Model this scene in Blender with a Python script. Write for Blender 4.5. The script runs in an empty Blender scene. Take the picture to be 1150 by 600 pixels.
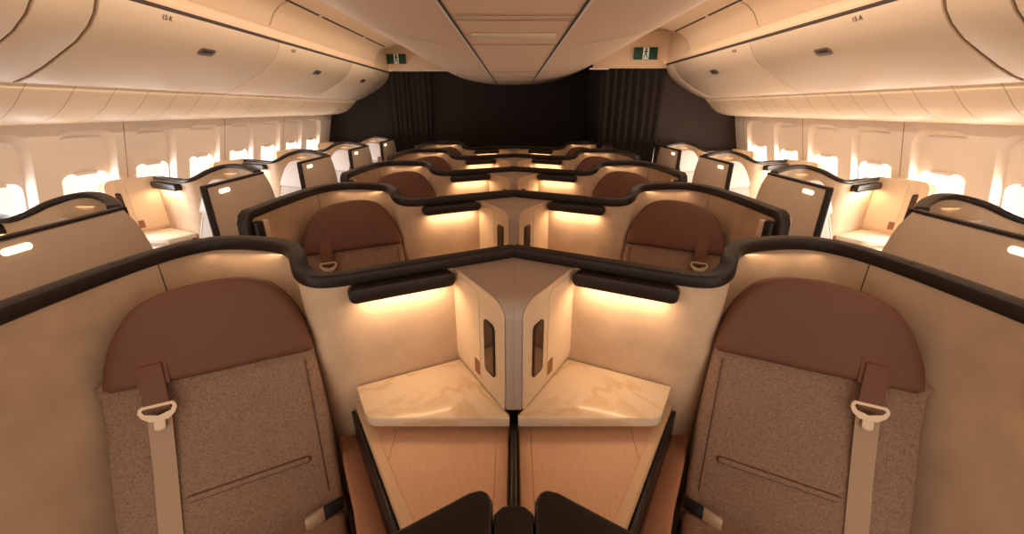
import bpy, bmesh, math, random
from mathutils import Vector, Matrix
random.seed(4)
scene = bpy.context.scene
COL = scene.collection

# ------------------------------------------------------------------ materials
def lin(c):
    out = []
    for v in c:
        v = v / 255.0
        out.append(v / 12.92 if v <= 0.04045 else ((v + 0.055) / 1.055) ** 2.4)
    return tuple(out) + (1.0,)

def mat(name, rgb, rough=0.5, metal=0.0, var=0.0, vscale=8.0, bump=0.0, bscale=200.0, spec=0.5, stretch=None, coat=0.0):
    m = bpy.data.materials.new(name); m.use_nodes = True
    nt = m.node_tree; b = nt.nodes['Principled BSDF']
    b.inputs['Base Color'].default_value = lin(rgb)
    b.inputs['Roughness'].default_value = rough
    b.inputs['Metallic'].default_value = metal
    b.inputs['Specular IOR Level'].default_value = spec
    b.inputs['Coat Weight'].default_value = coat
    tc = nt.nodes.new('ShaderNodeTexCoord'); mp = nt.nodes.new('ShaderNodeMapping')
    nt.links.new(tc.outputs['Object'], mp.inputs['Vector'])
    if stretch: mp.inputs['Scale'].default_value = stretch
    if var > 0:
        n = nt.nodes.new('ShaderNodeTexNoise'); n.inputs['Scale'].default_value = vscale; n.inputs['Detail'].default_value = 5
        r = nt.nodes.new('ShaderNodeValToRGB')
        c = lin(rgb)
        r.color_ramp.elements[0].position = 0.3; r.color_ramp.elements[1].position = 0.7
        r.color_ramp.elements[0].color = tuple(max(0, x * (1 - var)) for x in c[:3]) + (1,)
        r.color_ramp.elements[1].color = tuple(min(1, x * (1 + var)) for x in c[:3]) + (1,)
        nt.links.new(mp.outputs[0], n.inputs['Vector']); nt.links.new(n.outputs['Fac'], r.inputs['Fac'])
        nt.links.new(r.outputs['Color'], b.inputs['Base Color'])
    if bump > 0:
        n2 = nt.nodes.new('ShaderNodeTexNoise'); n2.inputs['Scale'].default_value = bscale; n2.inputs['Detail'].default_value = 3
        bp = nt.nodes.new('ShaderNodeBump'); bp.inputs['Strength'].default_value = bump; bp.inputs['Distance'].default_value = 0.003
        nt.links.new(mp.outputs[0], n2.inputs['Vector']); nt.links.new(n2.outputs['Fac'], bp.inputs['Height'])
        nt.links.new(bp.outputs[0], b.inputs['Normal'])
    return m

def mat_weave(name, rgb, rgb2):
    m = mat(name, rgb, 0.9, spec=0.2); nt = m.node_tree; b = nt.nodes['Principled BSDF']
    tc = nt.nodes.new('ShaderNodeTexCoord')
    v = nt.nodes.new('ShaderNodeTexVoronoi'); v.inputs['Scale'].default_value = 330
    n = nt.nodes.new('ShaderNodeTexNoise'); n.inputs['Scale'].default_value = 140
    nt.links.new(tc.outputs['Object'], v.inputs['Vector']); nt.links.new(tc.outputs['Object'], n.inputs['Vector'])
    mx = nt.nodes.new('ShaderNodeMath'); mx.operation = 'MULTIPLY_ADD'; mx.inputs[1].default_value = 0.7
    nt.links.new(v.outputs['Distance'], mx.inputs[0]); nt.links.new(n.outputs['Fac'], mx.inputs[2])
    r = nt.nodes.new('ShaderNodeValToRGB')
    r.color_ramp.elements[0].position = 0.45; r.color_ramp.elements[1].position = 1.0
    r.color_ramp.elements[0].color = lin(rgb); r.color_ramp.elements[1].color = lin(rgb2)
    nt.links.new(mx.outputs[0], r.inputs['Fac']); nt.links.new(r.outputs['Color'], b.inputs['Base Color'])
    bp = nt.nodes.new('ShaderNodeBump'); bp.inputs['Strength'].default_value = 0.6; bp.inputs['Distance'].default_value = 0.003; bp.invert = True
    nt.links.new(v.outputs['Distance'], bp.inputs['Height']); nt.links.new(bp.outputs[0], b.inputs['Normal'])
    return m

def mat_marble(name, rgb, vein):
    m = mat(name, rgb, 0.3, coat=0.2); nt = m.node_tree; b = nt.nodes['Principled BSDF']
    tc = nt.nodes.new('ShaderNodeTexCoord'); mp = nt.nodes.new('ShaderNodeMapping')
    mp.inputs['Rotation'].default_value = (0, 0, 0.5)
    n = nt.nodes.new('ShaderNodeTexNoise'); n.inputs['Scale'].default_value = 3.0; n.inputs['Detail'].default_value = 7; n.inputs['Distortion'].default_value = 1.2
    nt.links.new(tc.outputs['Object'], mp.inputs['Vector']); nt.links.new(mp.outputs[0], n.inputs['Vector'])
    r = nt.nodes.new('ShaderNodeValToRGB'); e = r.color_ramp.elements
    e[0].position = 0.46; e[0].color = lin(rgb); e[1].position = 0.54; e[1].color = lin(rgb)
    k = e.new(0.5); k.color = lin(vein)
    nt.links.new(n.outputs['Fac'], r.inputs['Fac']); nt.links.new(r.outputs['Color'], b.inputs['Base Color'])
    return m

def mat_emit(name, rgb, strength):
    m = bpy.data.materials.new(name); m.use_nodes = True; nt = m.node_tree
    nt.nodes.clear(); o = nt.nodes.new('ShaderNodeOutputMaterial'); e = nt.nodes.new('ShaderNodeEmission')
    e.inputs['Color'].default_value = lin(rgb); e.inputs['Strength'].default_value = strength
    nt.links.new(e.outputs[0], o.inputs['Surface']); return m

def mat_glass(name):
    m = bpy.data.materials.new(name); m.use_nodes = True; nt = m.node_tree
    nt.nodes.clear(); o = nt.nodes.new('ShaderNodeOutputMaterial'); t = nt.nodes.new('ShaderNodeBsdfTransparent')
    g = nt.nodes.new('ShaderNodeBsdfGlossy'); g.inputs['Roughness'].default_value = 0.05; mx = nt.nodes.new('ShaderNodeMixShader')
    mx.inputs['Fac'].default_value = 0.06
    nt.links.new(t.outputs[0], mx.inputs[1]); nt.links.new(g.outputs[0], mx.inputs[2]); nt.links.new(mx.outputs[0], o.inputs['Surface']); return m

def mat_lines(name, rgb, dark, period, width, off=0.0):
    """plain panel with thin joints every `period` metres along world-ish Y (object Y)"""
    m = mat(name, rgb, 0.5); nt = m.node_tree; b = nt.nodes['Principled BSDF']
    tc = nt.nodes.new('ShaderNodeTexCoord'); sp = nt.nodes.new('ShaderNodeSeparateXYZ')
    nt.links.new(tc.outputs['Object'], sp.inputs[0])
    a = nt.nodes.new('ShaderNodeMath'); a.operation = 'ADD'; a.inputs[1].default_value = off + 100 * period
    d = nt.nodes.new('ShaderNodeMath'); d.operation = 'MODULO'; d.inputs[1].default_value = period
    l = nt.nodes.new('ShaderNodeMath'); l.operation = 'LESS_THAN'; l.inputs[1].default_value = width
    nt.links.new(sp.outputs['Y'], a.inputs[0]); nt.links.new(a.outputs[0], d.inputs[0]); nt.links.new(d.outputs[0], l.inputs[0])
    mx = nt.nodes.new('ShaderNodeMix'); mx.data_type = 'RGBA'
    mx.inputs['A'].default_value = lin(rgb); mx.inputs['B'].default_value = lin(dark)
    nt.links.new(l.outputs[0], mx.inputs['Factor']); nt.links.new(mx.outputs['Result'], b.inputs['Base Color'])
    return m

M = dict(
    suede=mat('suede lining', (208, 184, 158), 0.95, var=0.10, vscale=9, bump=0.15, bscale=300, spec=0.15),
    trim=mat('dark trim', (44, 35, 31), 0.42, spec=0.4),
    leather=mat('brown leather', (112, 76, 60), 0.55, var=0.05, vscale=3, bump=0.12, bscale=500, spec=0.35),
    leather_d=mat('dark brown leather', (116, 76, 58), 0.5, bump=0.1, bscale=500, spec=0.35),
    weave=mat_weave('tan woven fabric', (122, 97, 82), (160, 133, 114)),
    seam=mat('fabric seam', (96, 70, 58), 0.9),
    web=mat('strap webbing', (176, 150, 126), 0.6, bump=0.3, bscale=400),
    metal=mat('satin metal', (206, 184, 160), 0.35, metal=0.35),
    marble=mat_marble('cream marble', (224, 207, 184), (212, 186, 150)),
    wood=mat('pale wood laminate', (208, 170, 142), 0.5, var=0.07, vscale=22, stretch=(14, 1, 1)),
    wood_rim=mat('pale rim', (216, 186, 152), 0.5),
    cream=mat('cream panel', (226, 204, 176), 0.45),
    greytop=mat('taupe cabinet top', (180, 164, 154), 0.6),
    bronze=mat('bronze', (150, 110, 78), 0.35, metal=0.7),
    mirror=mat('dark mirror', (96, 78, 66), 0.08, metal=0.9),
    armleather=mat('tan leather', (172, 124, 94), 0.5, var=0.04, vscale=4, bump=0.08, bscale=400),
    black=mat('black satin', (24, 20, 18), 0.35),
    door=mat('privacy door skin', (190, 168, 146), 0.55),
    grey_l=mat('pale grey leather', (200, 188, 178), 0.6, bump=0.1, bscale=400),
    grey_w=mat_weave('pale grey fabric', (170, 160, 152), (205, 196, 188)),
    white=mat('white console', (228, 216, 200), 0.45),
    binm=mat('bin plastic', (218, 194, 166), 0.5),
    ceil=mat('ceiling plastic', (214, 184, 152), 0.55),
    ceil2=mat('centre ceiling plastic', (232, 200, 168), 0.5),
    wall=mat('sidewall plastic', (232, 218, 204), 0.55),
    line=mat('dark joint', (62, 44, 34), 0.7),
    line2=mat('soft joint', (172, 144, 118), 0.7),
    carpet=mat('carpet', (62, 50, 44), 1.0, bump=0.4, bscale=250),
    curtain=mat('dark curtain', (54, 47, 43), 0.95, bump=0.1, bscale=200, spec=0.1),
    bulk=mat('dark bulkhead', (50, 41, 36), 0.8, spec=0.15),
    bulk_r=mat('brown bulkhead', (68, 56, 50), 0.8, spec=0.2),
    green=mat('sign green', (10, 66, 46), 0.5),
    signwhite=mat('sign white', (220, 225, 215), 0.5),
    handle=mat('grey handle', (120, 104, 90), 0.4, metal=0.3),
    ink=mat('brown lettering', (92, 56, 30), 0.7),
    led=mat_emit('warm led', (255, 196, 124), 4.0),
    pill=mat_emit('pill lamp', (255, 226, 180), 2.6),
    glass=mat_glass('window glass'),
    valance=mat_lines('valance panels', (228, 204, 174), (182, 152, 122), 0.236, 0.006, off=0.02),
)

# ------------------------------------------------------------------ mesh helpers
def link(o):
    COL.objects.link(o); return o

def finish(bm, name, m, parent=None, angle=35, smooth=True):
    bmesh.ops.remove_doubles(bm, verts=bm.verts, dist=1e-5)
    bmesh.ops.recalc_face_normals(bm, faces=bm.faces)
    me = bpy.data.meshes.new(name); bm.to_mesh(me); bm.free()
    if smooth:
        for p in me.polygons: p.use_smooth = True
        me.set_sharp_from_angle(angle=math.radians(angle))
    if m: me.materials.append(m)
    o = bpy.data.objects.new(name, me); link(o)
    if parent: o.parent = parent
    return o

def prism(pts, ext, bevel=0.0, seg=2):
    """pts: list of Vector (planar loop); ext: extrusion vector"""
    bm = bmesh.new(); ext = Vector(ext)
    a = [bm.verts.new(p) for p in pts]; b = [bm.verts.new(Vector(p) + ext) for p in pts]
    bm.faces.new(a); bm.faces.new(b[::-1])
    n = len(pts)
    for i in range(n):
        bm.faces.new((a[i], b[i], b[(i + 1) % n], a[(i + 1) % n]))
    bmesh.ops.recalc_face_normals(bm, faces=bm.faces)
    if bevel > 0:
        ed = [e for e in bm.edges if len(e.link_faces) == 2 and e.calc_face_angle(0) > math.radians(35)]
        bmesh.ops.bevel(bm, geom=ed, offset=bevel, segments=seg, affect='EDGES', profile=0.5, clamp_overlap=True)
    return bm

def box(c, s, bevel=0.0, seg=2):
    x, y, z = c; a, b, d = s[0] / 2, s[1] / 2, s[2] / 2
    return prism([Vector((x - a, y - b, z - d)), Vector((x + a, y - b, z - d)), Vector((x + a, y + b, z - d)), Vector((x - a, y + b, z - d))], (0, 0, 2 * d), bevel, seg)

def rrect(x0, x1, y0, y1, r, n=6):
    r = min(r, (x1 - x0) / 2 - 1e-4, (y1 - y0) / 2 - 1e-4)
    out = []
    for cx, cy, a0 in ((x1 - r, y1 - r, 0), (x0 + r, y1 - r, 90), (x0 + r, y0 + r, 180), (x1 - r, y0 + r, 270)):
        for i in range(n + 1):
            a = math.radians(a0 + 90 * i / n); out.append((cx + r * math.cos(a), cy + r * math.sin(a)))
    return out

def catmull(P, sub=6):
    P = [Vector(p) for p in P]; out = []
    Q = [P[0] * 2 - P[1]] + P + [P[-1] * 2 - P[-2]]
    for i in range(1, len(Q) - 2):
        p0, p1, p2, p3 = Q[i - 1:i + 3]
        for k in range(sub):
            t = k / sub
            out.append(0.5 * ((2 * p1) + (-p0 + p2) * t + (2 * p0 - 5 * p1 + 4 * p2 - p3) * t * t + (-p0 + 3 * p1 - 3 * p2 + p3) * t ** 3))
    out.append(P[-1]); return out

def sweep(path, w, h, r, bm=None):
    prof = rrect(-w / 2, w / 2, -h / 2, h / 2, r, 3)
    bm = bm or bmesh.new(); rings = []; side = Vector((0, 1, 0))
    for i, p in enumerate(path):
        t = (path[min(i + 1, len(path) - 1)] - path[max(i - 1, 0)]).normalized()
        s = Vector((t.y, -t.x, 0))
        if s.length > 0.15:
            s.normalize()
            side = s
        up = side.cross(t).normalized()
        rings.append([bm.verts.new(p + side * a + up * b) for a, b in prof])
    n = len(prof)
    for A, B in zip(rings, rings[1:]):
        for i in range(n):
            bm.faces.new((A[i], A[(i + 1) % n], B[(i + 1) % n], B[i]))
    bm.faces.new(rings[0][::-1]); bm.faces.new(rings[-1])
    return bm

def cushion(outline, f, thick, bulge, edge=0.02, back=0.0):
    """outline in (a,h); f(a,h,off)->Vector; soft-edged pad whose front face is domed"""
    n = len(outline); ca = sum(p[0] for p in outline) / n; ch = sum(p[1] for p in outline) / n
    R = max(math.hypot(p[0] - ca, p[1] - ch) for p in outline)
    rings = [(0, -back), (0, thick * 0.55), (edge * 0.25, thick * 0.8), (edge * 0.7, thick * 0.95), (edge * 1.5, thick)]
    bm = bmesh.new(); V = []
    for ins, off in rings:
        k = 1 - ins / (R * 0.75)
        V.append([bm.verts.new(f(ca + (a - ca) * k, ch + (h - ch) * k, off)) for a, h in outline])
    k1 = 1 - edge * 1.5 / (R * 0.75)
    for q in (0.75, 0.5, 0.25):
        V.append([bm.verts.new(f(ca + (a - ca) * k1 * q, ch + (h - ch) * k1 * q, thick + bulge * (1 - q * q))) for a, h in outline])
    for A, B in zip(V, V[1:]):
        for i in range(n): bm.faces.new((A[i], A[(i + 1) % n], B[(i + 1) % n], B[i]))
    c = bm.verts.new(f(ca, ch, thick + bulge))
    for i in range(n): bm.faces.new((V[-1][i], V[-1][(i + 1) % n], c))
    bm.faces.new(V[0][::-1])
    return bm

def empty(name, loc, label, cat, group=None):
    o = bpy.data.objects.new(name, None); link(o); o.location = loc; o.empty_display_size = 0.1
    tag(o, label, cat, group); return o

def tag(o, label, cat, group=None):
    o['label'] = label; o['category'] = cat
    if group: o['group'] = group
    return o

def struct(o):
    o['kind'] = 'structure'; return o

def copy_tree(root, loc, label):
    r = root.copy(); COL.objects.link(r); r.location = loc; r['label'] = label
    for ch in list(root.children):
        c = ch.copy(); COL.objects.link(c); c.parent = r
        for g in list(ch.children):
            d = g.copy(); COL.objects.link(d); d.parent = c
    return r

# ------------------------------------------------------------------ one suite (u = distance from its spine, v = along the cabin, z = height)
W = Vector((0.896, -0.444, 0)); WN = Vector((-0.444, -0.896, 0))             # console back wall: direction, normal towards the passenger
REC = math.radians(19)
SA = Vector((0.645, -0.295, 0.905)); EA = Vector((0.904, -0.4275, 0)).normalized(); NB = Vector((0.4275, 0.904, 0)).normalized()
EH = NB * math.sin(REC) + Vector((0, 0, 1)) * math.cos(REC); EF = -NB * math.cos(REC) + Vector((0, 0, 1)) * math.sin(REC)
F0 = Vector((0.207, -0.10, 0)); FD = Vector((-0.185, -0.30, 0)).normalized(); FN = Vector((0.851, -0.525, 0)).normalized()

class Unit:
    def __init__(s, sgn, origin, side):
        s.sgn = sgn; s.o = Vector(origin); s.side = side
    def base(s, u, v): return Vector((s.o.x + s.sgn * u, s.o.y + v, 0))
    def tr(s, u0, v0):
        return lambda p: Vector((s.sgn * (p[0] - u0), p[1] - v0, p[2]))

def flat(pts, z, T): return [T((p[0], p[1], z)) for p in pts]

def build_shell(U, label, group):
    u0, v0 = 0.8, -0.3; T = U.tr(u0, v0)
    root = empty('suite_shell', U.base(u0, v0), label, 'suite partition', group)
    us = 0.075 if U.side else 0.002
    zt = 1.213 if U.side else 1.198
    zl = 1.135
    P = [(us, -us * 0.496, zl), (.25, -.124, zl), (.48, -.238, zl), (.555, -.273, zl + .001), (.605, -.283, zl + .008), (.645, -.262, zl + .022), (.672, -.222, zl + .042),
         (.70, -.178, zt - .012), (.745, -.145, zt - .002), (.83, -.115, zt), (.93, -.098, zt + (.012 if U.side else 0)), (1.01, -.112, zt + (.006 if U.side else 0)), (1.07, -.175, zt), (1.105, -.27, zt),
         (1.125, -.40, zt), (1.138, -.58, zt)]
    vf = -0.90 if U.side else -0.825
    if U.side:
        P = P[:3] + [(.545, -.268, zl), (.60, -.277, zl + .010), (.645, -.252, zl + .032), (.685, -.205, zl + .060), (.73, -.155, 1.214), (.79, -.133, 1.225), (.87, -.145, 1.226), (.95, -.185, 1.220), (1.02, -.232, 1.214), (1.08, -.282, 1.209), (1.118, -.325, 1.206)]
    nh = (len(P) - 1) * 6 + 1
    wallP = catmull([(p[0], p[1], p[2]) for p in P] + ([(1.138, -.42, zt - .006), (1.14, -.6, zt - .006)] if U.side else []) + [(1.14, vf + .02, zt - (.006 if U.side else 0))], 6)
    # wall
    bm = bmesh.new(); th = 0.013; rows = []
    for i, p in enumerate(wallP):
        t = (wallP[min(i + 1, len(wallP) - 1)] - wallP[max(i - 1, 0)]); t.z = 0; t.normalize()
        n = Vector((t.y, -t.x, 0))
        q = []
        for k, z in ((1, 0.0), (1, p.z - 0.05), (1, p.z - 0.008), (-1, p.z - 0.008), (-1, 0.0)):
            q.append(bm.verts.new(T(Vector((p.x, p.y, z)) + n * th * k)))
        rows.append(q)
    for A, B in zip(rows, rows[1:]):
        for i in range(5): bm.faces.new((A[i], A[(i + 1) % 5], B[(i + 1) % 5], B[i]))
    bm.faces.new(rows[0]); bm.faces.new(rows[-1][::-1])
    finish(bm, 'shell_wall', M['suede'], root, 50)
    # trim
    tp = list(wallP[:nh]) if U.side else list(wallP[:-1])
    if not U.side:
        tp = tp + [Vector((1.14, vf + .035, zt)), Vector((1.14, vf + .015, zt - .008)), Vector((1.14, vf + .002, zt - .03)), Vector((1.14, vf, zt - .07)), Vector((1.14, vf, zt - .26))]
    bm = sweep([Vector((p.x, p.y, p.z)) for p in tp], 0.050, 0.026 if U.side else 0.040, 0.009)
    for v in bm.verts: v.co = T(v.co)
    finish(bm, 'trim', M['trim'], root, 40)
    # vertical seam in the lining
    p = Vector((1.099, -.246, 0)); d = Vector((-.92, -.38, 0)).normalized()
    bm = prism([T(p + Vector((-.0004, .001, .75))), T(p + Vector((.0004, -.001, .75))), T(p + Vector((.0004, -.001, zt - .02))), T(p + Vector((-.0004, .001, zt - .02)))], T(p + d) - T(p) and (T(p + d * .0145) - T(p)))
    finish(bm, 'lining_seam', M['line'], root)
    # reading lamp bar
    a, b = (0.245, 0.58)
    pts = [W * s + WN * 0.008 + Vector((0, 0, z)) for s, z in rrect(a, b, 1.066, 1.114, 0.022, 5)]
    pts = [T(p) for p in pts]
    lamp = finish(prism(pts, (T(WN) - T((0, 0, 0))) * 0.052, 0.006), 'reading_lamp', M['trim'], root)
    pts = [W * s + WN * n + Vector((0, 0, 1.0665)) for s, n in ((a + .03, .02), (b - .03, .02), (b - .03, .03), (a + .03, .03))]
    finish(prism([T(p) for p in pts], (0, 0, -0.003)), 'led_strip', M['led'], lamp)
    # parked sliding-door edge inside the wing
    if not U.side:
        finish(prism(flat([(1.095, vf + .01), (1.127, vf + .01), (1.127, vf + .06), (1.095, vf + .06)], 1.0, T), (0, 0, .165), .004), 'door_pocket', M['black'], root)
        finish(prism(flat([(1.10, vf + .065), (1.124, vf + .065), (1.124, vf + .105), (1.10, vf + .105)], 1.0, T), (0, 0, .160), .003), 'door_edge', M['cream'], root)
        # small catch set into the wing trim
        bmk = box((0, 0, 0), (.018, .045, .006), .002)
        for v in bmk.verts: v.co = T(Vector((1.116, -.335, zt + .0185)) + v.co)
        finish(bmk, 'trim_catch', M['black'], root)
    else:
        prof = [(vf, 0.02), (vf, zt - .012), (-.40, zt - .004), (-.337, zt - .012), (-.297, 1.13), (-.277, 1.07), (-.262, 1.0), (-.25, .85), (-.245, .7), (-.24, .02)]
        door = finish(prism([T((1.152, v, z)) for v, z in prof], T((1.172, 0, 0)) - T((1.152, 0, 0)), .004), 'privacy_door', M['door'], root)
        finish(prism([T((1.146, v, z)) for v, z in ((vf - .028, .02), (vf - .028, zt - .004), (vf - .002, zt - .004), (vf - .002, .02))], T((1.18, 0, 0)) - T((1.146, 0, 0)), .008), 'door_frame', M['trim'], door)
        finish(prism([T((1.146, v, z)) for v, z in ((vf - .02, zt - .012), (vf - .02, zt + .001), (-.34, zt + .001), (-.34, zt - .012))], T((1.176, 0, 0)) - T((1.146, 0, 0)), .003), 'door_top_strip', M['trim'], door)
        pts = [T((1.171, v, z)) for v, z in rrect(vf + .085, vf + .178, 1.150, 1.176, .013, 4)]
        finish(prism(pts, T((1.177, 0, 0)) - T((1.171, 0, 0)), .001), 'pill_lamp', M['pill'], door)
    return root

def build_seat(U, label, group, light=False):
    u0, v0 = 0.75, -0.62; T = U.tr(u0, v0)
    root = empty('recliner', U.base(u0, v0), label, 'seat', group)
    lm = M['grey_l'] if light else M['leather']; fm = M['grey_w'] if light else M['weave']
    def f(a, h, off): return T(SA + EA * a + EH * h + EF * off)
    # backrest
    o = [(-.004, .03), (-.010, -.10), (-.014, -.3), (-.012, -.5), (-.004, -.585), (.25, -.60), (.52, -.585), (.538, -.45), (.534, -.3), (.522, -.17), (.516, -.09), (.514, -.02), (.50, .03), (.25, .04)]
    oc = [Vector((a, h, 0)) for a, h in o]
    dense = [(p.x, p.y) for p in catmull(oc + [oc[0]], 3)[:-1]]
    bk = finish(cushion(dense, f, 0.02, 0.004, 0.022, back=0.09), 'backrest', fm, root, 60)
    # raised stitched welt across the backrest
    def capsule(a0, a1, h0, h1, r, off0, off1, slope=0.0):
        pts = [(a, h + slope * (a - a0)) for a, h in rrect(a0, a1, h0, h1, r, 4)]
        return prism([f(a, h, off0) for a, h in pts], f(0, 0, off1) - f(0, 0, off0), 0.0015)
    finish(capsule(.060, .376, -.343, -.329, .0068, .015, .0300, -.03), 'welt', fm, bk)
    finish(capsule(.055, .378, -.3475, -.3245, .011, .012, .0250, -.03), 'welt_seam', M['seam'] if not light else M['grey_l'], bk)
    # thin side seam
    finish(capsule(.022, .0245, -.46, -.02, .001, .015, .0232), 'side_seam', M['seam'] if not light else M['grey_l'], bk)
    # headrest
    hp = [(-.008, .010), (.001, .078), (.030, .160), (.070, .218), (.120, .250), (.19, .262), (.28, .257), (.354, .240), (.410, .210), (.456, .149), (.488, .074), (.501, .012), (.49, .001), (.25, .0), (.01, .0)]
    hv = catmull([Vector((a, h, 0)) for a, h in hp[:12]], 4)
    dense = [(p.x, p.y) for p in hv] + [(.485, .0), (.37, -.002), (.25, -.002), (.12, .0), (.008, .0)]
    hd = finish(cushion(dense, f, 0.043, 0.006, 0.02, back=0.05), 'headrest', lm, root, 60)
    # tunnel for the shoulder belt
    pts = [(a, h) for a, h in rrect(.350, .421, -.001, .078, .006, 3)]
    finish(prism([f(a, h, .02) for a, h in pts], f(0, 0, .0475) - f(0, 0, .02), .002), 'belt_slot', M['leather_d'] if not light else M['grey_l'], hd)
    # shoulder belt: leather loop, metal plate, webbing
    lp = [f(.360, .060, .049), f(.411, .058, .049), f(.416, -.066, .048), f(.358, -.066, .048)]
    sb = finish(prism(lp, f(0, 0, .0055) - f(0, 0, 0), .002), 'belt_loop', M['leather_d'], root)
    ring = [(.346, -.056), (.352, -.049), (.420, -.049), (.428, -.056), (.430, -.066), (.424, -.080), (.408, -.094), (.368, -.095), (.352, -.082), (.345, -.068)]
    hole = [(.353, -.061), (.357, -.057), (.417, -.057), (.421, -.062), (.416, -.071), (.388, -.081), (.360, -.073)]
    bm = bmesh.new()
    loops = []
    for off in (.0455, .054):
        A = [bm.verts.new(f(a, h, off)) for a, h in ring]; B = [bm.verts.new(f(a, h, off)) for a, h in hole]
        ed = []
        for L in (A, B):
            for i in range(len(L)): ed.append(bm.edges.new((L[i], L[(i + 1) % len(L)])))
        bmesh.ops.triangle_fill(bm, edges=ed, use_beauty=True)
        loops.append((A, B))
    for k in (0, 1):
        A, B = loops[0][k], loops[1][k]
        for i in range(len(A)): bm.faces.new((A[i], A[(i + 1) % len(A)], B[(i + 1) % len(B)], B[i]))
    finish(bm, 'belt_plate', M['metal'], root)
    tongue = [(.376, -.088), (.402, -.090), (.404, -.118), (.396, -.124), (.384, -.123), (.377, -.117)]
    finish(prism([f(a, h, .046) for a, h in tongue], f(0, 0, .005) - f(0, 0, 0), .0015), 'belt_tongue', M['metal'], root)
    pts = [f(.363, -.085, .037), f(.417, -.088, .037), f(.432, -.25, .028), f(.452, -.44, .024), f(.462, -.57, .024), f(.408, -.57, .024), f(.397, -.44, .024), f(.379, -.25, .028)]
    bm = bmesh.new(); lo = [bm.verts.new(p) for p in pts]; d = f(0, 0, .004) - f(0, 0, 0); hi = [bm.verts.new(p + d) for p in pts]
    for q in ((0, 1, 2, 7), (7, 2, 3, 6), (6, 3, 4, 5)):
        bm.faces.new([lo[i] for i in q][::-1]); bm.faces.new([hi[i] for i in q])
    for i in range(8): bm.faces.new((lo[i], lo[(i + 1) % 8], hi[(i + 1) % 8], hi[i]))
    finish(bm, 'belt_webbing', M['web'], root)
    # seat cushion, lying forward of the backrest foot
    S0 = SA + EH * (-.560); S0 = Vector((S0.x, S0.y, 0)) - NB * -0.0
    def g(a, d_, off): return T(S0 + EA * a - NB * d_ + Vector((0, 0, .385 + .03 * d_ + off)))
    o = rrect(-.01, .535, -.02, .50, .05, 4)
    finish(cushion(o, g, 0.03, 0.012, 0.03, back=0.10), 'seat_cushion', fm, root, 60)
    # lap belt tongue and buckle lying at the foot of the backrest
    lb = [f(-.014, -.487, .025), f(.045, -.494, .035), f(.045, -.528, .04), f(-.014, -.521, .03)]
    bt = finish(prism(lb, f(0, 0, .012) - f(0, 0, 0), .003), 'lap_belt', M['black'], root)
    bc = [f(.043, -.493, .036), f(.098, -.503, .046), f(.098, -.541, .046), f(.043, -.531, .036)]
    finish(prism(bc, f(0, 0, .018) - f(0, 0, 0), .003), 'buckle', M['metal'], bt)
    # leather armrest between seat and console
    arm = [(.625, -.292), (.552, -.285), (.305, -.70), (.245, -.86), (.345, -.86), (.40, -.70), (.47, -.56)]
    finish(prism(flat(arm, .40, T), (0, 0, .15), .014, 3), 'armrest', M['armleather'], root)
    # pedestal
    pd = [(.56, -.46), (.98, -.66), (.80, -1.0), (.40, -.82)]
    finish(prism(flat(pd, 0, T), (0, 0, .30), .02), 'pedestal', M['black'], root)
    return root

def build_console(U, label, group):
    u0, v0 = 0.25, -0.45; T = U.tr(u0, v0); um = .075 if U.side else .013
    root = empty('side_console', U.base(u0, v0), label, 'console', group)
    top = [(.200, -.122), (.530, -.285), (.462, -.402), (.452, -.418), (.438, -.430), (.418, -.436), (um, -.436), (um, -.42 + (.0 if not U.side else .05))]
    if U.side: top[-1] = (um, -.33)
    wt = M['white'] if U.side else M['wood']
    finish(prism(flat(top, .718, T), (0, 0, .032), .004, 2), 'marble_top', M['white'] if U.side else M['marble'], root)
    sp = [(.20, -.15), (.49, -.29), (.41, -.40), (um + .02, -.40), (um + .02, -.36)]
    body = [(.20, -.128), (.540, -.292), (.273, -.722), (.178, -.875), (um, -.875), (um, -.34)]
    b = finish(prism(flat(body, 0, T), (0, 0, .690), .006, 2), 'console_body', M['white'] if U.side else M['wood_rim'], root)
    finish(prism(flat(sp, .688, T), (0, 0, .031)), 'top_spacer', M['white'] if U.side else M['wood_rim'], root)
    l1 = [(um + .040, -.34), (um + .038, -.868), (.156, -.868), (.243, -.715), (.352, -.545), (.365, -.34)]
    finish(prism(flat(l1, .688, T), (0, 0, .0045), .0012, 1), 'lid_panel', wt, root)
    l2 = [(.369, -.34), (.356, -.538), (.475, -.346), (.44, -.32)]
    finish(prism(flat(l2, .688, T), (0, 0, .0045), .0012, 1), 'corner_panel', wt, root)
    l3 = [(um + .004, -.42), (um + .004, -.868), (um + .0365, -.868), (um + .038, -.42)]
    finish(prism(flat(l3, .688, T), (0, 0, .0045), .0012, 1), 'edge_panel', wt, root)
    d = Vector((.843, -.538, 0))
    s1 = [Vector((.544, -.294, 0)), Vector((.270, -.736, 0)), Vector((.185, -.872, 0)), Vector((.185, -.872, 0)) + d * .010, Vector((.270, -.736, 0)) + d * .012, Vector((.544, -.294, 0)) + d * .012]
    finish(prism(flat(s1, .40, T), (0, 0, .258), .001), 'black_side_panel', M['black'], root)
    return root

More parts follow.
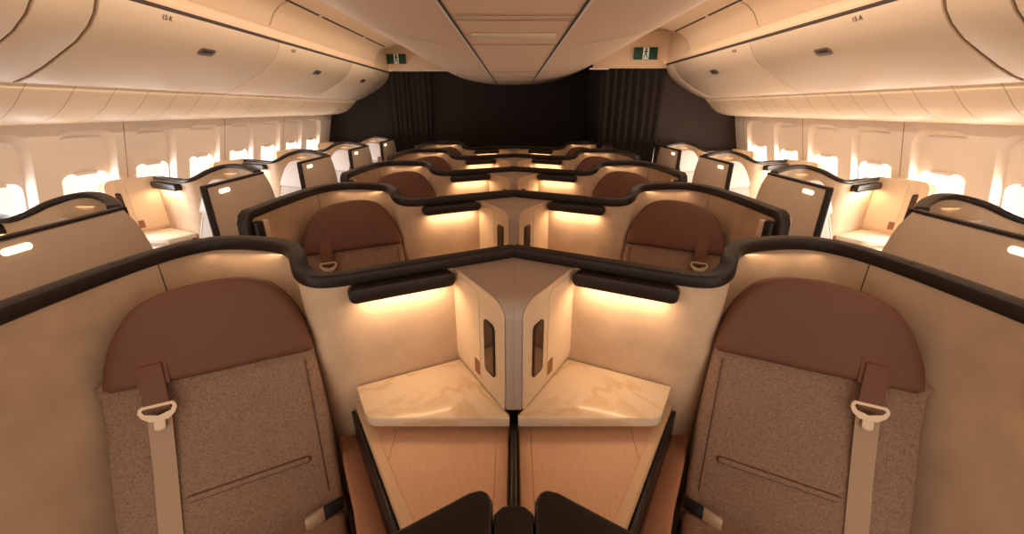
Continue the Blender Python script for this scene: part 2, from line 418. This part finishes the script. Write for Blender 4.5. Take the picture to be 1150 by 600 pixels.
def build_cabinet(U, label, group):
    u0, v0 = 0.08, -0.25; T = U.tr(u0, v0); uc = .075 if U.side else .0003
    root = empty('storage_cabinet', U.base(u0, v0), label, 'cabinet', group)
    zt = 1.15 if U.side else 1.116; L = .3525; z0 = .752 if not U.side else .752
    R = .085
    def ztop(t):
        if t <= L - R: return zt
        q = (t - (L - R)) / R
        return zt - .055 * (1 - math.sqrt(max(0, 1 - q * q)))
    bm = bmesh.new(); rows = []
    ts = [0, .08, .16, L - R] + [L - R + R * math.sin(math.radians(a)) for a in (15, 30, 45, 60, 75, 90)]
    for t in ts:
        p = F0 + FD * t; zz = ztop(t); c = Vector((uc, min(p.y, -.02) if t > 0 else -.022, 0))
        p = Vector((max(p.x, uc + .002), p.y, 0))
        rows.append([bm.verts.new(T((p.x, p.y, z0))), bm.verts.new(T((p.x, p.y, zz))), bm.verts.new(T((c.x, c.y, zz))), bm.verts.new(T((c.x, c.y, z0)))])
    for A, B in zip(rows, rows[1:]):
        for i in range(4): bm.faces.new((A[i], A[(i + 1) % 4], B[(i + 1) % 4], B[i]))
    bm.faces.new(rows[0]); bm.faces.new(rows[-1][::-1])
    finish(bm, 'cabinet_body', M['cream'] if U.side else M['greytop'], root, 40)
    N = T(FN) - T((0, 0, 0))
    def fp(t, z, off): return T(F0 + FD * t + FN * off + Vector((0, 0, z)))
    tm = .24 if False else L - .004
    out = [(.002, z0 + .001)] + [(tm, z0 + .001)] + [(min(t, tm), ztop(t) - .001) for t in reversed(ts)]
    out[-1] = (.002, zt - .001)
    fr = finish(prism([fp(t, z, .0005) for t, z in out], N * .008, .0025), 'face_panel', M['cream'], root)
    dz = zt - 1.116
    dp = [(.012, z0 + .022), (.202, z0 + .022), (.202, zt - .038), (.180, zt - .018), (.012, zt - .018)]
    dr = finish(prism([fp(t, z, .0075) for t, z in dp], N * .0035, .001, 1), 'cabinet_door', M['cream'], root)
    finish(prism([fp(t, z, .0100) for t, z in rrect(.162, .198, .785, .842, .006, 3)], N * .0022, .0005, 1), 'finger_latch', M['bronze'], dr)
    mf = finish(prism([fp(t, z, .0075) for t, z in rrect(.236, .302, .838, 1.024 + dz, .016, 4)], N * .006, .002), 'mirror_frame', M['trim'], root)
    finish(prism([fp(t, z, .0130) for t, z in rrect(.243, .295, .846, 1.016 + dz, .011, 4)], N * .0012), 'mirror', M['mirror'], mf)
    return root

# ------------------------------------------------------------------ place the suites
ROWN = ['nearest row', 'second row', 'third row', 'fourth row', 'last row']
PITCH = 1.08; CY = 1.397
def lamp_light(U, y, e, ehood, col=(1.0, .67, .40)):
    def area(loc, sx, sy, en, rot, nm):
        d = bpy.data.lights.new(nm, 'AREA'); d.shape = 'RECTANGLE'; d.size = sx; d.size_y = sy; d.energy = en; d.color = col
        o = bpy.data.objects.new(nm, d); link(o); o.location = loc; o.rotation_euler = rot; return o
    p = W * .41 + WN * .045
    ang = math.atan2(W.y, W.x * U.sgn)
    area((U.o.x + U.sgn * p.x, y + p.y, 1.061), .27, .02, e, (0, 0, ang), 'reading_light')
    if ehood > 0:
        area((U.o.x + U.sgn * .88, y - .145, 1.172), .26, .02, ehood, (math.radians(-12), 0, 0), 'hood_light')

builders = ((build_shell, 'suite_shell'), (build_seat, 'recliner'), (build_console, 'side_console'), (build_cabinet, 'storage_cabinet'))
def labels(kind, row, where):
    r = ROWN[row]
    if kind == 'shell': return 'beige partition with dark trim and lamp bar, %s, %s' % (r, where)
    if kind == 'console': return 'stone-topped console under lamp bar, %s, %s' % (r, where)
    if kind == 'cabinet': return 'cream cabinet with dark mirror, %s, %s' % (r, where)

for sgn, where in ((-1, 'left of the cabin centre line'), (1, 'right of the cabin centre line')):
    U = Unit(sgn, (0, CY, 0), False)
    sh = build_shell(U, labels('shell', 0, where), 'suite partitions of the centre pairs')
    se = build_seat(U, 'brown and tan seat, %s, %s' % (ROWN[0], where), 'brown seats of the centre pairs')
    co = build_console(U, labels('console', 0, where), 'consoles of the centre pairs')
    ca = build_cabinet(U, labels('cabinet', 0, where), 'cabinets of the centre pairs')
    lamp_light(U, CY, .68, .13)
    for k in range(1, 5):
        d = Vector((0, PITCH * k, 0))
        copy_tree(sh, sh.location + d, labels('shell', k, where))
        copy_tree(se, se.location + d, 'brown and tan seat, %s, %s' % (ROWN[k], where))
        copy_tree(co, co.location + d, labels('console', k, where))
        copy_tree(ca, ca.location + d, labels('cabinet', k, where))
        lamp_light(U, CY + PITCH * k, .68, .13)

for sgn, X0, Yr1, n, where in ((1, -2.91, 2.10, 5, 'by the left windows'), (-1, 2.91, 2.06, 4, 'by the right windows')):
    U = Unit(sgn, (X0, Yr1, 0), True)
    pit = 1.085 if n == 5 else 1.08
    sh = build_shell(U, labels('shell', 0, where).replace('lamp bar', 'pale aisle door'), 'suite partitions along the windows')
    se = build_seat(U, 'pale grey seat behind aisle door, %s, %s' % (ROWN[0], where), 'pale seats along the windows', True)
    co = build_console(U, 'white console below the lamp bar, %s, %s' % (ROWN[0], where), 'consoles along the windows')
    ca = build_cabinet(U, 'white cabinet against the sidewall, %s, %s' % (ROWN[0], where), 'cabinets along the windows')
    lamp_light(U, Yr1, .8, .12)
    for k in range(1, n):
        d = Vector((0, pit * k, 0)); rn = ROWN[k]
        copy_tree(sh, sh.location + d, labels('shell', k, where).replace('lamp bar', 'pale aisle door'))
        copy_tree(se, se.location + d, 'pale grey seat behind aisle door, %s, %s' % (rn, where))
        copy_tree(co, co.location + d, 'white console below the lamp bar, %s, %s' % (rn, where))
        copy_tree(ca, ca.location + d, 'white cabinet against the sidewall, %s, %s' % (rn, where))
        lamp_light(U, Yr1 + pit * k, .8, .12)

# black fin between the two consoles of each centre pair
first = None
for k in range(5):
    lab = 'thin black divider fin between the two consoles of the %s' % ROWN[k]
    y = CY + PITCH * k
    if first is None:
        bm = box((0, -.645, .36), (.019, .44, .72), .006, 3)
        fin = finish(bm, 'divider_fin', M['black']); fin.location = (0, y, 0); first = fin
    else:
        fin = first.copy(); COL.objects.link(fin); fin.location = (0, y, 0)
    tag(fin, lab, 'divider', 'divider fins between the consoles')

# black monitor housings rising at the bottom edge
for sgn, wd in ((-1, 'left'), (1, 'right')):
    y0 = CY - PITCH; bx = Vector((sgn * .2, y0 + .05, 0))
    root = empty('monitor_housing', bx, 'black monitor housing at the bottom edge of the photo, %s of the centre' % wd, 'monitor', 'black monitor housings in front')
    T = lambda p: Vector((sgn * p[0], p[1] + y0, p[2])) - bx
    pts = [(.034, .150), (.036, .172), (.044, .188), (.058, .194), (.078, .188), (.20, .110), (.50, -.065), (.47, -.11), (.034, .02)]
    finish(prism(flat(pts, .52, T), (0, 0, .485), .012, 3), 'housing', M['black'], root)
    finish(prism(flat([(.06, .15), (.30, .03), (.26, -.02), (.06, .05)], 0, T), (0, 0, .53), .01), 'pedestal', M['black'], root)
o = finish(prism([Vector((x, y, 0)) for x, y in [(-.033, -.1), (.033, -.1), (.033, .152), (.020, .164), (0, .169), (-.020, .164), (-.033, .152)]], (0, 0, 1.0), .005, 3), 'centre_bollard', M['black'])
o.location = (0, CY - PITCH, 0)
tag(o, 'rounded black cap between the two monitor housings at the bottom edge', 'divider')

# ------------------------------------------------------------------ cabin shell
YB_L, YB_R, YN = 6.47, 5.33, -0.9
def extrude_profile(prof, y0, y1, sgn=1, bm=None):
    bm = bm or bmesh.new()
    A = [bm.verts.new((sgn * x, y0, z)) for x, z in prof]; B = [bm.verts.new((sgn * x, y1, z)) for x, z in prof]
    for i in range(len(prof) - 1): bm.faces.new((A[i], A[i + 1], B[i + 1], B[i]))
    return bm
def strip_box(sgn, x0, z0, x1, z1, y0, y1, name, m, t=.006):
    d = Vector((x1 - x0, z1 - z0)); n = Vector((d.y, -d.x)).normalized() * t
    return finish(prism([Vector((sgn * a, y0, b)) for a, b in ((x0, z0), (x1, z1), (x1 + n.x, z1 + n.y), (x0 + n.x, z0 + n.y))], (0, y1 - y0, 0)), name, m)

struct(finish(prism([Vector((-3.1, YN, -.05)), Vector((3.1, YN, -.05)), Vector((3.1, YB_L + .1, -.05)), Vector((-3.1, YB_L + .1, -.05))], (0, 0, .05)), 'floor', M['carpet']))

def wx(z): return 2.74 + .26 * (1.535 - z)
WIN_Y = [2.20, 2.735, 3.268, 3.801, 4.334, 4.867, 5.40, 5.933]
HOLE = (.195, .86, 1.488, .10)
wn = 0
for sgn, nm, yb in ((-1, 'wall_left', YB_L), (1, 'wall_right', YB_R)):
    ys = [y for y in WIN_Y if y + .25 < yb]
    bm = bmesh.new(); ed = []
    def loop(pts, f):
        vs = [bm.verts.new(f(*p)) for p in pts]
        for i in range(len(vs)): ed.append(bm.edges.new((vs[i], vs[(i + 1) % len(vs)])))
    P = lambda y, z, d=0.0: Vector((sgn * (wx(z) + d), y, z))
    loop([(YN, .80), (yb, .80), (yb, 1.555), (YN, 1.555)], P)
    for y in ys: loop(rrect(y - HOLE[0], y + HOLE[0], HOLE[1], HOLE[2], HOLE[3], 6), P)
    bmesh.ops.triangle_fill(bm, edges=ed, use_beauty=True)
    a = [bm.verts.new(v) for v in (P(YN, .80), P(yb, .80), Vector((sgn * 2.90, yb, 0)), Vector((sgn * 2.90, YN, 0)))]
    bm.faces.new(a)
    wl = struct(finish(bm, nm, M['wall'], None, 20))
    for ysm in (1.95, 3.0, 4.066, 5.133):
        if ysm > yb: continue
        q = [P(ysm - .003, 1.535, -.0015), P(ysm + .003, 1.535, -.0015), P(ysm + .003, .8, -.0015), P(ysm - .003, .8, -.0015)]
        finish(prism(q, (sgn * .002, 0, 0)), 'panel_joint', M['line2'], wl)
    for y in ys:
        wn += 1
        bm = bmesh.new()
        rings = [(HOLE[0], HOLE[1], HOLE[2], HOLE[3], 0.0), (.186, .870, 1.479, .094, .010), (.172, .885, 1.458, .085, .045)]
        V = []
        for hw, z0, z1, r, d in rings: V.append([bm.verts.new(P(yy, zz, d)) for yy, zz in rrect(y - hw, y + hw, z0, z1, r, 6)])
        for A, B in zip(V, V[1:]):
            for i in range(len(A)): bm.faces.new((A[i], A[(i + 1) % len(A)], B[(i + 1) % len(B)], B[i]))
        e2 = [bm.edges.get((V[-1][i], V[-1][(i + 1) % len(V[-1])])) for i in range(len(V[-1]))]
        op = [bm.verts.new(P(yy, zz, .045)) for yy, zz in rrect(y - .160, y + .160, .90, 1.218, .06, 6)]
        e2 += [bm.edges.new((op[i], op[(i + 1) % len(op)])) for i in range(len(op))]
        bmesh.ops.triangle_fill(bm, edges=e2, use_beauty=True)
        o2 = [bm.verts.new(P(yy, zz, .07)) for yy, zz in rrect(y - .152, y + .152, .91, 1.212, .055, 6)]
        for i in range(len(op)): bm.faces.new((op[i], op[(i + 1) % len(op)], o2[(i + 1) % len(op)], o2[i]))
        w = struct(finish(bm, 'window_%d' % wn, M['wall'], None, 30))
        finish(prism([P(yy, zz, .071) for yy, zz in rrect(y - .157, y + .157, .90, 1.22, .055, 6)], (sgn * .004, 0, 0)), 'window_pane', M['glass'], w)
        finish(prism([P(yy, zz, .030) for yy, zz in rrect(y - .078, y + .078, 1.206, 1.228, .010, 4)], (sgn * .020, 0, 0), .003), 'shade_handle', M['wall'], w)
        d = bpy.data.lights.new('daylight', 'AREA'); d.shape = 'RECTANGLE'; d.size = .30; d.size_y = .30
        d.energy = 8.0 if sgn < 0 else 13.0; d.color = (.90, .94, 1.0) if sgn < 0 else (1.0, .94, .86)
        lo = bpy.data.objects.new('daylight', d); link(lo); lo.location = P(y, 1.065, .11)
        lo.rotation_euler = (0, math.radians(90) * (1 if sgn > 0 else -1), 0)

# bins, valance, aisle ceilings, end panels
BIN = [(1.797, 2.092), (1.812, 2.055), (1.836, 2.010), (1.88, 1.960), (1.955, 1.902), (2.05, 1.850), (2.15, 1.797), (2.24, 1.757), (2.31, 1.735), (2.335, 1.732)]
def bin_at(t):
    """point on the bin face, t = 0 at the top .. 1 at the bottom, plus tangent"""
    s = t * (len(BIN) - 1); i = min(int(s), len(BIN) - 2); q = s - i
    a = Vector(BIN[i]); b = Vector(BIN[i + 1]); return a.lerp(b, q), (b - a).normalized()

def text_mesh(txt, size):
    c = bpy.data.curves.new('lettering', 'FONT'); c.body = txt; c.size = size; c.extrude = .0004; c.align_x = 'CENTER'
    o = bpy.data.objects.new('lettering', c); link(o)
    dg = bpy.context.evaluated_depsgraph_get(); dg.update()
    me = bpy.data.meshes.new_from_object(o.evaluated_get(dg)); bpy.data.objects.remove(o); me.name = 'row_lettering'; return me

def make_bin(sgn, y0, y1, label, txt=None, handle_y=None, txt_y=None, group='overhead bins'):
    ym = (y0 + y1) / 2; root = empty('overhead_bin', (sgn * 2.1, ym, 1.732), label, 'overhead bin', group)
    O = Vector((sgn * 2.1, ym, 1.732))
    g = .004
    body = [(x + .012, z + .003) for x, z in BIN] + [(2.55, 1.76), (2.60, 2.09)]
    finish(prism([Vector((sgn * x, y0 + .001, z)) - O for x, z in body], (0, y1 - y0 - .002, 0)), 'bin_body', M['line2'], root)
    face = list(BIN) + [(x + .011, z + .004) for x, z in reversed(BIN)]
    dr = finish(prism([Vector((sgn * x, y0 + g, z)) - O for x, z in face], (0, y1 - y0 - 2 * g, 0), .004, 2), 'bin_door', M['binm'], root, 40)
    def frame(t):
        p, tg = bin_at(t)
        n = Vector((-sgn * abs(tg.y), 0, -abs(tg.x))).normalized()     # outward, into the cabin
        return Vector((sgn * p.x, 0, p.y)), n, Vector((sgn * tg.x, 0, tg.y))
    if handle_y is not None:
        p, n, tg = frame(.36); Yv = Vector((0, 1, 0))
        base = p + Vector((0, handle_y, 0)) - O
        pts = [base + Yv * a + tg * b + n * .001 for a, b in rrect(-.065, .065, -.028, .028, .02, 4)]
        h = finish(prism(pts, n * .006, .002), 'bin_handle', M['handle'], root)
        pts = [base + Yv * a + tg * b + n * .006 for a, b in rrect(-.045, .045, -.013, .006, .008, 3)]
        finish(prism(pts, n * .003, .001), 'handle_paddle', M['trim'], h)
    if txt:
        p, n, tg = frame(.12); me = text_mesh(txt, .036)
        right = Vector((0, sgn * -1.0, 0)); up = -tg; 
        mx = Matrix((right, up, n)).transposed().to_4x4(); mx.translation = p + Vector((0, txt_y, 0)) + n * .003 - O
        me.transform(mx); me.materials.append(M['ink'])
        o = bpy.data.objects.new('row_lettering', me); link(o); o.parent = root; o['label'] = 'brown lettering %s' % txt
    return root

make_bin(-1, .55, 1.80, 'cream overhead bin at the top left corner, closest to the viewer')
make_bin(-1, 1.81, 2.045, 'narrow cream filler bin between the corner bin and the bin marked 15 K')
make_bin(-1, 2.06, 3.50, 'large cream overhead bin on the left marked 15 K', '15 K', 2.80, 2.43)
make_bin(-1, 3.50, 5.00, 'cream overhead bin on the left, just beyond the one marked 15 K', '16 K', 4.30, 3.72)
make_bin(-1, 5.00, YB_L - .02, 'cream overhead bin on the left, last before the dark bulkhead', None, 5.56)
make_bin(1, .55, 1.75, 'cream overhead bin at the top right corner, closest to the viewer')
make_bin(1, 1.76, 1.992, 'narrow cream filler bin between the corner bin and the bin marked 15 A')
make_bin(1, 2.005, 3.48, 'large cream overhead bin on the right marked 15 A', '15 A', 2.78, 2.45)
make_bin(1, 3.48, 5.05, 'cream overhead bin on the right, just beyond the one marked 15 A', '16 A', 4.22, 3.72)
make_bin(1, 5.05, YB_R - .02, 'short cream overhead bin end on the right beside the brown bulkhead')

VAL = [(2.325, 1.733), (2.36, 1.70), (2.43, 1.632), (2.50, 1.583), (2.57, 1.556), (2.66, 1.540), (2.75, 1.532)]
tn = 0
def trimname():
    global tn
    tn += 1; return 'trim_%d' % tn
for sgn, yb in ((-1, YB_L), (1, YB_R)):
    struct(finish(extrude_profile(VAL, YN, yb - .02, sgn), trimname(), M['valance'], None, 50))
    struct(strip_box(sgn, 1.793, 2.092, 1.795, 2.112, YN, yb - .01, trimname(), M['line'], .02))
    AI = [(1.795, 2.110), (1.788, 2.168), (1.775, 2.180), (1.772, 2.185), (1.76, 2.205), (1.725, 2.262), (1.67, 2.308), (1.60, 2.335), (1.50, 2.362), (1.30, 2.39), (1.00, 2.40)]
    ye = yb - .75
    END = [(1.795, 2.110), (1.803, 2.20), (1.80, 2.44), (1.00, 2.46)]
    bm = extrude_profile(AI, YN, ye + .02, sgn); extrude_profile(END, ye + .02, yb, sgn, bm)
    cp = [(1.795, 2.110), (1.803, 2.20), (1.80, 2.44), (1.00, 2.46)] + AI[::-1][:-1]
    bm.faces.new([bm.verts.new((sgn * x, ye + .02, z)) for x, z in cp])
    o = finish(bm, 'ceiling_aisle_%s' % ('left' if sgn < 0 else 'right'), M['ceil'], None, 25); struct(o)
    # dark slots along the top of the aisle recess
    for a, b in ((-.4, 1.2), (1.25, 2.75), (2.8, 3.85), (3.9, 4.9), (4.95, 5.65)):
        if a > ye: continue
        q = strip_box(sgn, 1.612, 2.330, 1.590, 2.338, a, min(b, ye), 'air_slot', M['line'], .004); q.parent = o
    for yj in (1.9, 3.36, ye):
        bm = bmesh.new(); pr = [(x - .002, z - .002) for x, z in AI[3:8]]
        extrude_profile(pr, yj - .005, yj + .005, sgn, bm)
        finish(bm, 'recess_joint', M['line2'], o)

HULL = [(0, 1.945), (.24, 1.949), (.36, 1.959), (.457, 1.973), (.58, 1.992), (.708, 2.020), (.80, 2.048), (.894, 2.088), (.955, 2.118), (1.00, 2.150), (1.04, 2.205), (1.06, 2.28), (1.065, 2.42)]
bm = extrude_profile(HULL, YN, YB_L + .02, 1); extrude_profile(HULL, YN, YB_L + .02, -1, bm)
hull = struct(finish(bm, 'ceiling', M['ceil2'], None, 60))
for sgn in (-1, 1):
    for (a, b) in ((YN, 2.52), (2.55, YB_L)):
        strip_box(sgn, .2385, 1.9485, .2485, 1.9500, a, b, 'lengthwise_joint', M['line'], .003).parent = hull
        strip_box(sgn, .2485, 1.9500, .262, 1.9512, a, b, 'light_edge', M['wall'], .003).parent = hull
for y in (1.74, 1.83, 2.48, 4.2, 4.9):
    o = finish(prism([Vector((-.235, y, 1.9445)), Vector((.235, y, 1.9445)), Vector((.235, y + .008, 1.9445)), Vector((-.235, y + .008, 1.9445))], (0, 0, -.002)), 'panel_joint', M['line2'], hull)
o = finish(prism([Vector((x, y, 1.9445)) for x, y in rrect(-.20, .20, 2.13, 2.28, .03, 3)], (0, 0, -.004), .001), 'ceiling_light_panel', mat('pale diffuser', (244, 226, 190), .35), hull)
for sgn in (-1, 1):
    bm = bmesh.new(); pr = [(x, z - .002) for x, z in HULL[2:10]]
    A = [bm.verts.new((sgn * x, 2.60 - .10 * ((x - .36) / .6), z)) for x, z in pr]; B = [bm.verts.new((sgn * x, 2.612 - .10 * ((x - .36) / .6), z)) for x, z in pr]
    for i in range(len(pr) - 1): bm.faces.new((A[i], A[i + 1], B[i + 1], B[i]))
    finish(bm, 'cross_joint', M['line2'], hull)

# outer skin over the aisles so that no light leaks in
for sgn, nm, yb in ((-1, 'left', YB_L), (1, 'right', YB_R)):
    pass

def bulk(x0, x1, y, z0, z1, m, name, t=.03, hole=None):
    return struct(finish(prism([Vector((x0, y, z0)), Vector((x1, y, z0)), Vector((x1, y, z1)), Vector((x0, y, z1))], (0, t, 0)), name, m))
bulk(-3.05, -1.80, YB_L, 0, 2.3, M['bulk'], 'wall_rear_left')
bulk(-1.80, 1.10, YB_L + .02, 0, 2.5, M['bulk'], 'wall_rear')
bulk(1.80, 3.05, YB_R, 0, 2.3, M['bulk_r'], 'wall_rear_right')
bulk(-1.80, -.90, YB_L - .06, 2.118, 2.45, M['ceil'], 'wall_header_left')
bulk(.93, 1.80, YB_R - .06, 2.062, 2.45, M['ceil'], 'wall_header_right')
struct(finish(box((-1.11, YB_L - .08, 2.128), (.30, .03, .016)), trimname(), M['wall']))
struct(finish(box((1.00, YB_R - .08, 2.055), (.22, .03, .016)), trimname(), M['wall']))
# inner side wall of the right galley closing the centre bay behind the right curtain
bulk(1.08, 1.10, YB_R + .02, 0, 2.5, M['bulk'], 'wall_galley_side', t=YB_L - YB_R)

# curtains
def curtain(x0, x1, y, z0, z1, folds, label, seed, flare=0.0):
    rnd = random.Random(seed); bm = bmesh.new(); nx = folds * 10; nz = 14; rows = []
    ph = [rnd.uniform(-.5, .5) for _ in range(folds + 2)]
    for j in range(nz + 1):
        q = j / nz; z = z1 + (z0 - z1) * q; r = []
        for i in range(nx + 1):
            s = i / nx; k = s * folds
            x = x0 + (x1 - x0) * s + flare * q * (s - .5) + .008 * math.sin(q * 5 + k)
            a = .026 * (0.75 + .35 * math.sin(ph[int(k)] * 6))
            r.append(bm.verts.new((x - (x0 + x1) / 2, a * math.sin(2 * math.pi * k + .5 * ph[int(k)] * q), z)))
        rows.append(r)
    for A, B in zip(rows, rows[1:]):
        for i in range(nx): bm.faces.new((A[i], A[i + 1], B[i + 1], B[i]))
    o = finish(bm, 'curtain', M['curtain'], None, 180); o.location = ((x0 + x1) / 2, y, 0)
    return tag(o, label, 'curtain')
curtain(-1.83, -1.22, YB_L - .03, 0.01, 2.125, 8, 'dark pleated curtain drawn across the left aisle', 3, -.02)
curtain(1.04, 1.80, YB_R - .02, 0.01, 2.075, 8, 'dark pleated curtain drawn across the right aisle', 5, -.05)
o = finish(box((0, 0, 0), (.05, .04, .06), .012), 'curtain_clasp', M['black']); o.location = (1.80, YB_R - .045, 1.20)
tag(o, 'small black clasp on the edge of the right aisle curtain', 'clasp')

# exit signs
def exit_sign(x, y, z, label, flip):
    w, h = .27, .125
    root = empty('exit_sign', (x, y, z - h / 2), label, 'sign', 'green exit signs')
    finish(box((0, 0, h / 2), (w, .02, h), .003), 'sign_board', M['green'], root)
    finish(box((0, -.011, h / 2), (w * .26, .003, h * .98), .001), 'sign_field', M['signwhite'], root)
    # running figure in green on the pale field
    fg = [[(-.010, .098), (.006, .098), (.010, .106), (.008, .116), (-.004, .118), (-.011, .110)],
          [(-.008, .094), (.010, .094), (.008, .055), (-.008, .055)],
          [(.010, .092), (.026, .078), (.022, .072), (.008, .082)], [(-.008, .092), (-.026, .080), (-.023, .073), (-.006, .082)],
          [(.008, .057), (.024, .034), (.018, .012), (.012, .014), (.015, .034), (-.002, .055)], [(-.008, .057), (-.020, .030), (-.028, .012), (-.021, .010), (-.012, .028), (.002, .052)]]
    bm = bmesh.new()
    for poly in fg:
        poly = [(flip * a, b) for a, b in poly]
        q = prism([Vector((a, -.0125, b)) for a, b in poly], (0, -.0015, 0))
        me = bpy.data.meshes.new('t'); q.to_mesh(me); q.free(); bm.from_mesh(me); bpy.data.meshes.remove(me)
    finish(bm, 'running_figure', M['green'], root)
exit_sign(-1.665, YB_L - .078, 2.275, 'green exit sign above the left aisle curtain', 1)
exit_sign(1.53, YB_R - .078, 2.215, 'green exit sign above the right aisle curtain', -1)

# ------------------------------------------------------------------ lights
def area(nm, loc, rot, sx, sy, e, col):
    d = bpy.data.lights.new(nm, 'AREA'); d.shape = 'RECTANGLE'; d.size = sx; d.size_y = sy; d.energy = e; d.color = col
    o = bpy.data.objects.new(nm, d); link(o); o.location = loc; o.rotation_euler = rot; return o
for sgn, yb in ((-1, YB_L), (1, YB_R)):
    L = yb - 0.2
    # unseen fill added under the bins to brighten the valance and sidewall
    area('valance_fill_light', (sgn * 2.345, .2 + L / 2, 1.722), (0, math.radians(-62 * sgn), 0), .03, L, .7, (1, .82, .62))
    # cove light over the bins, aimed into the aisle ceiling
    area('cove_light', (sgn * 1.78, .2 + L / 2, 2.115), (0, math.radians(150 * sgn), 0), .02, L, .9, (1, .72, .45))
    # unseen fill added on the centre ceiling's hidden flank, lightens bins, sidewalls and doors
    area('aisle_fill_light', (sgn * 1.062, L / 2 - .2, 2.23), (0, math.radians(-55 * sgn), 0), .03, L - .6, 21, (1, .84, .68))
w = bpy.data.worlds.new('cabin ambience'); scene.world = w; w.use_nodes = True
bg = w.node_tree.nodes['Background']; bg.inputs['Color'].default_value = (1.0, .82, .66, 1); bg.inputs['Strength'].default_value = 1.5

# ------------------------------------------------------------------ camera
cam = bpy.data.cameras.new('camera'); co = bpy.data.objects.new('camera', cam); link(co)
cam.sensor_fit = 'HORIZONTAL'; cam.sensor_width = 36.0; cam.lens = 36.0 * 452 / 1150; cam.clip_start = .02
cam.shift_x = -2.0 / 1150
co.location = (0, 0, 1.62); co.rotation_euler = (math.radians(90 - 21.495), 0, 0)
scene.camera = co
scene.view_settings.view_transform = 'Standard'
scene.view_settings.look = 'None'
scene.view_settings.gamma = 0.93
scene.cycles.max_bounces = 8; scene.cycles.diffuse_bounces = 5
scene.cycles.sample_clamp_indirect = 4.0
scene.cycles.use_denoising = True
